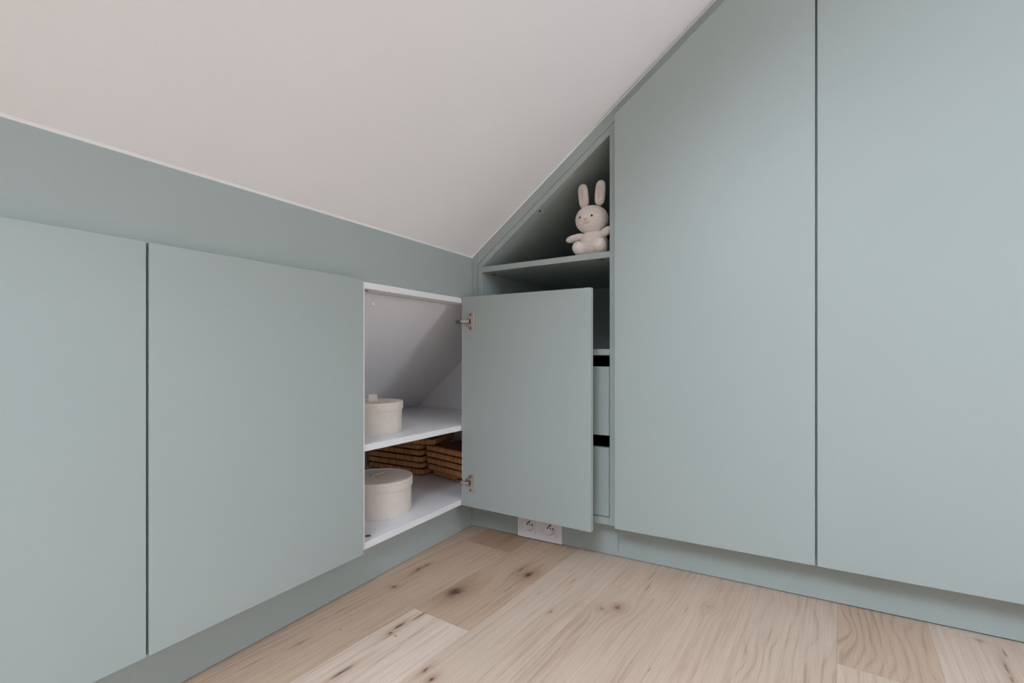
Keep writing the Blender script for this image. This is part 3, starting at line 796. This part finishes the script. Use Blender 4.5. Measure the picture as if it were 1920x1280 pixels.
rt = math.radians(14)                         # one more lies across both stacks, a corner towards the room
ct = Vector((-0.247, 0.112)) + Vector((-math.cos(rt), -math.sin(rt))) * 0.105 + Vector((-math.sin(rt), math.cos(rt))) * 0.095
tray(ct.x, ct.y, ZB + 5 * TP, 0.21, 0.19, rt, 'skewed rattan tray lying across both stacks just under the shelf')

# ------------------------------------------------------------------ plush rabbit on the upper shelf
def ribbed(name, loc, axis, radii, pitch, mat, parent, amp=0.0018, n=40, power=2.0, ref=(0, 1, 0)):
    """ellipsoid (superellipse along its axis) with corduroy ribs round the axis"""
    M = axis_matrix(loc, axis, ref)
    rx, ry, rz = radii
    steps = max(24, int(2 * rz / pitch * 8))
    vs, fs, rings = [], [], []
    for k in range(steps + 1):
        z = -rz * math.cos(math.pi * k / steps)
        f = max(0.0, 1 - abs(z / rz) ** power) ** (1 / 2.0)
        rib = amp * (abs(math.sin(math.pi * z / pitch)) - 0.6) * min(1, f * 2.5)
        if f < 1e-4:
            rings.append([len(vs)]); vs.append(M @ Vector((0, 0, z)))
        else:
            rings.append(list(range(len(vs), len(vs) + n)))
            for i in range(n):
                a = 2 * math.pi * i / n
                vs.append(M @ Vector(((rx * f + rib) * math.cos(a), (ry * f + rib) * math.sin(a), z)))
    for a, b in zip(rings, rings[1:]):
        for i in range(n):
            j = (i + 1) % n
            if len(a) == 1: fs.append((a[0], b[j], b[i]))
            elif len(b) == 1: fs.append((a[i], a[j], b[0]))
            else: fs.append((a[i], a[j], b[j], b[i]))
    return link_mesh(name, vs, fs, mat, parent, True)
SZ = zt(0.405)
rb = thing('plush_rabbit', (0.405, 0.05, SZ), 'cream corduroy plush rabbit sitting on the upper sage shelf', 'toy')
rf = Vector((-0.10, -1, -0.06)).normalized()           # where it looks
ribbed('torso', (0.4070, 0.058, SZ + 0.040), (0.02, 0, 1), (0.043, 0.036, 0.044), 0.0056, PLUSH, rb, power=2.4)
HC = Vector((0.4035, 0.052, SZ + 0.1125))
head = ribbed('head', HC, (0.05, 0.0, 1), (0.0500, 0.0430, 0.0425), 0.0056, PLUSH, rb, power=2.2)
for x, lean in ((0.3860, -0.11), (0.4215, 0.07)):
    ear = ribbed('ear', (x + lean * 0.1, 0.056, SZ + 0.1910 - (0.0 if lean > 0 else 0.002)), (lean, 0.02, 1), (0.0160, 0.0105, 0.0385), 0.0056, PLUSH, rb, amp=0.0015, power=4.0)
    ribbed('inner_ear', (x + lean * 0.1, 0.0480, SZ + 0.192), (lean, 0.02, 1), (0.0075, 0.0034, 0.024), 0.0056, PLUSH_BEIGE, ear, amp=0.0005, power=2.6)
ribbed('arm', (0.3560, 0.040, SZ + 0.0600), (-1, -0.25, -0.22), (0.0125, 0.0115, 0.030), 0.0052, PLUSH, rb, power=2.6, ref=(0, 0, 1))
ribbed('arm', (0.4500, 0.040, SZ + 0.0670), (0.86, -0.25, 0.42), (0.0125, 0.0115, 0.0240), 0.0052, PLUSH, rb, power=2.6, ref=(0, 0, 1))
ribbed('leg', (0.3765, 0.026, SZ + 0.0215), (-0.25, -0.75, 0.42), (0.0205, 0.0195, 0.027), 0.0056, PLUSH, rb, power=2.6, ref=(0, 0, 1))
ribbed('leg', (0.4370, 0.026, SZ + 0.0235), (0.12, -0.85, 0.42), (0.0205, 0.0185, 0.029), 0.0056, PLUSH, rb, power=2.6, ref=(0, 0, 1))
def on_head(dx, dz):
    u = dx / 0.0500; w = dz / 0.0425
    return Vector((HC.x + dx, HC.y - 0.0430 * math.sqrt(max(0, 1 - u * u - w * w)) - 0.0003, HC.z + dz))
for dx in (-0.023, 0.015):
    q = on_head(dx, 0.001)
    lathe('eye', [(0, -0.0010), (0.0030, -0.0006), (0.0034, 0.0003), (0.0022, 0.0013), (0, 0.0017)], 18, BUTTON, head, axis_matrix(q, Vector((dx * 6, -1, 0))))
for dx in (-0.0085, 0.0010):                   # two soft cheeks of a muzzle
    q = on_head(dx - 0.0005, -0.0135)
    ribbed('muzzle', q + Vector((0, 0.0012, 0)), (1, 0, 0), (0.0062, 0.0066, 0.0068), 0.0050, PLUSH_BEIGE, head, amp=0.0004, n=24, ref=(0, 0, 1))
q = on_head(-0.004, -0.0085) + Vector((0, -0.0026, 0))
lathe('nose', [(0, -0.0014), (0.0040, -0.0012), (0.0046, 0.0004), (0.0024, 0.0022), (0, 0.0026)], 3, PLUSH_PINK, head, axis_matrix(q, (0, -1, 0)) @ Matrix.Rotation(math.radians(-90), 4, 'Z'), smooth=False)
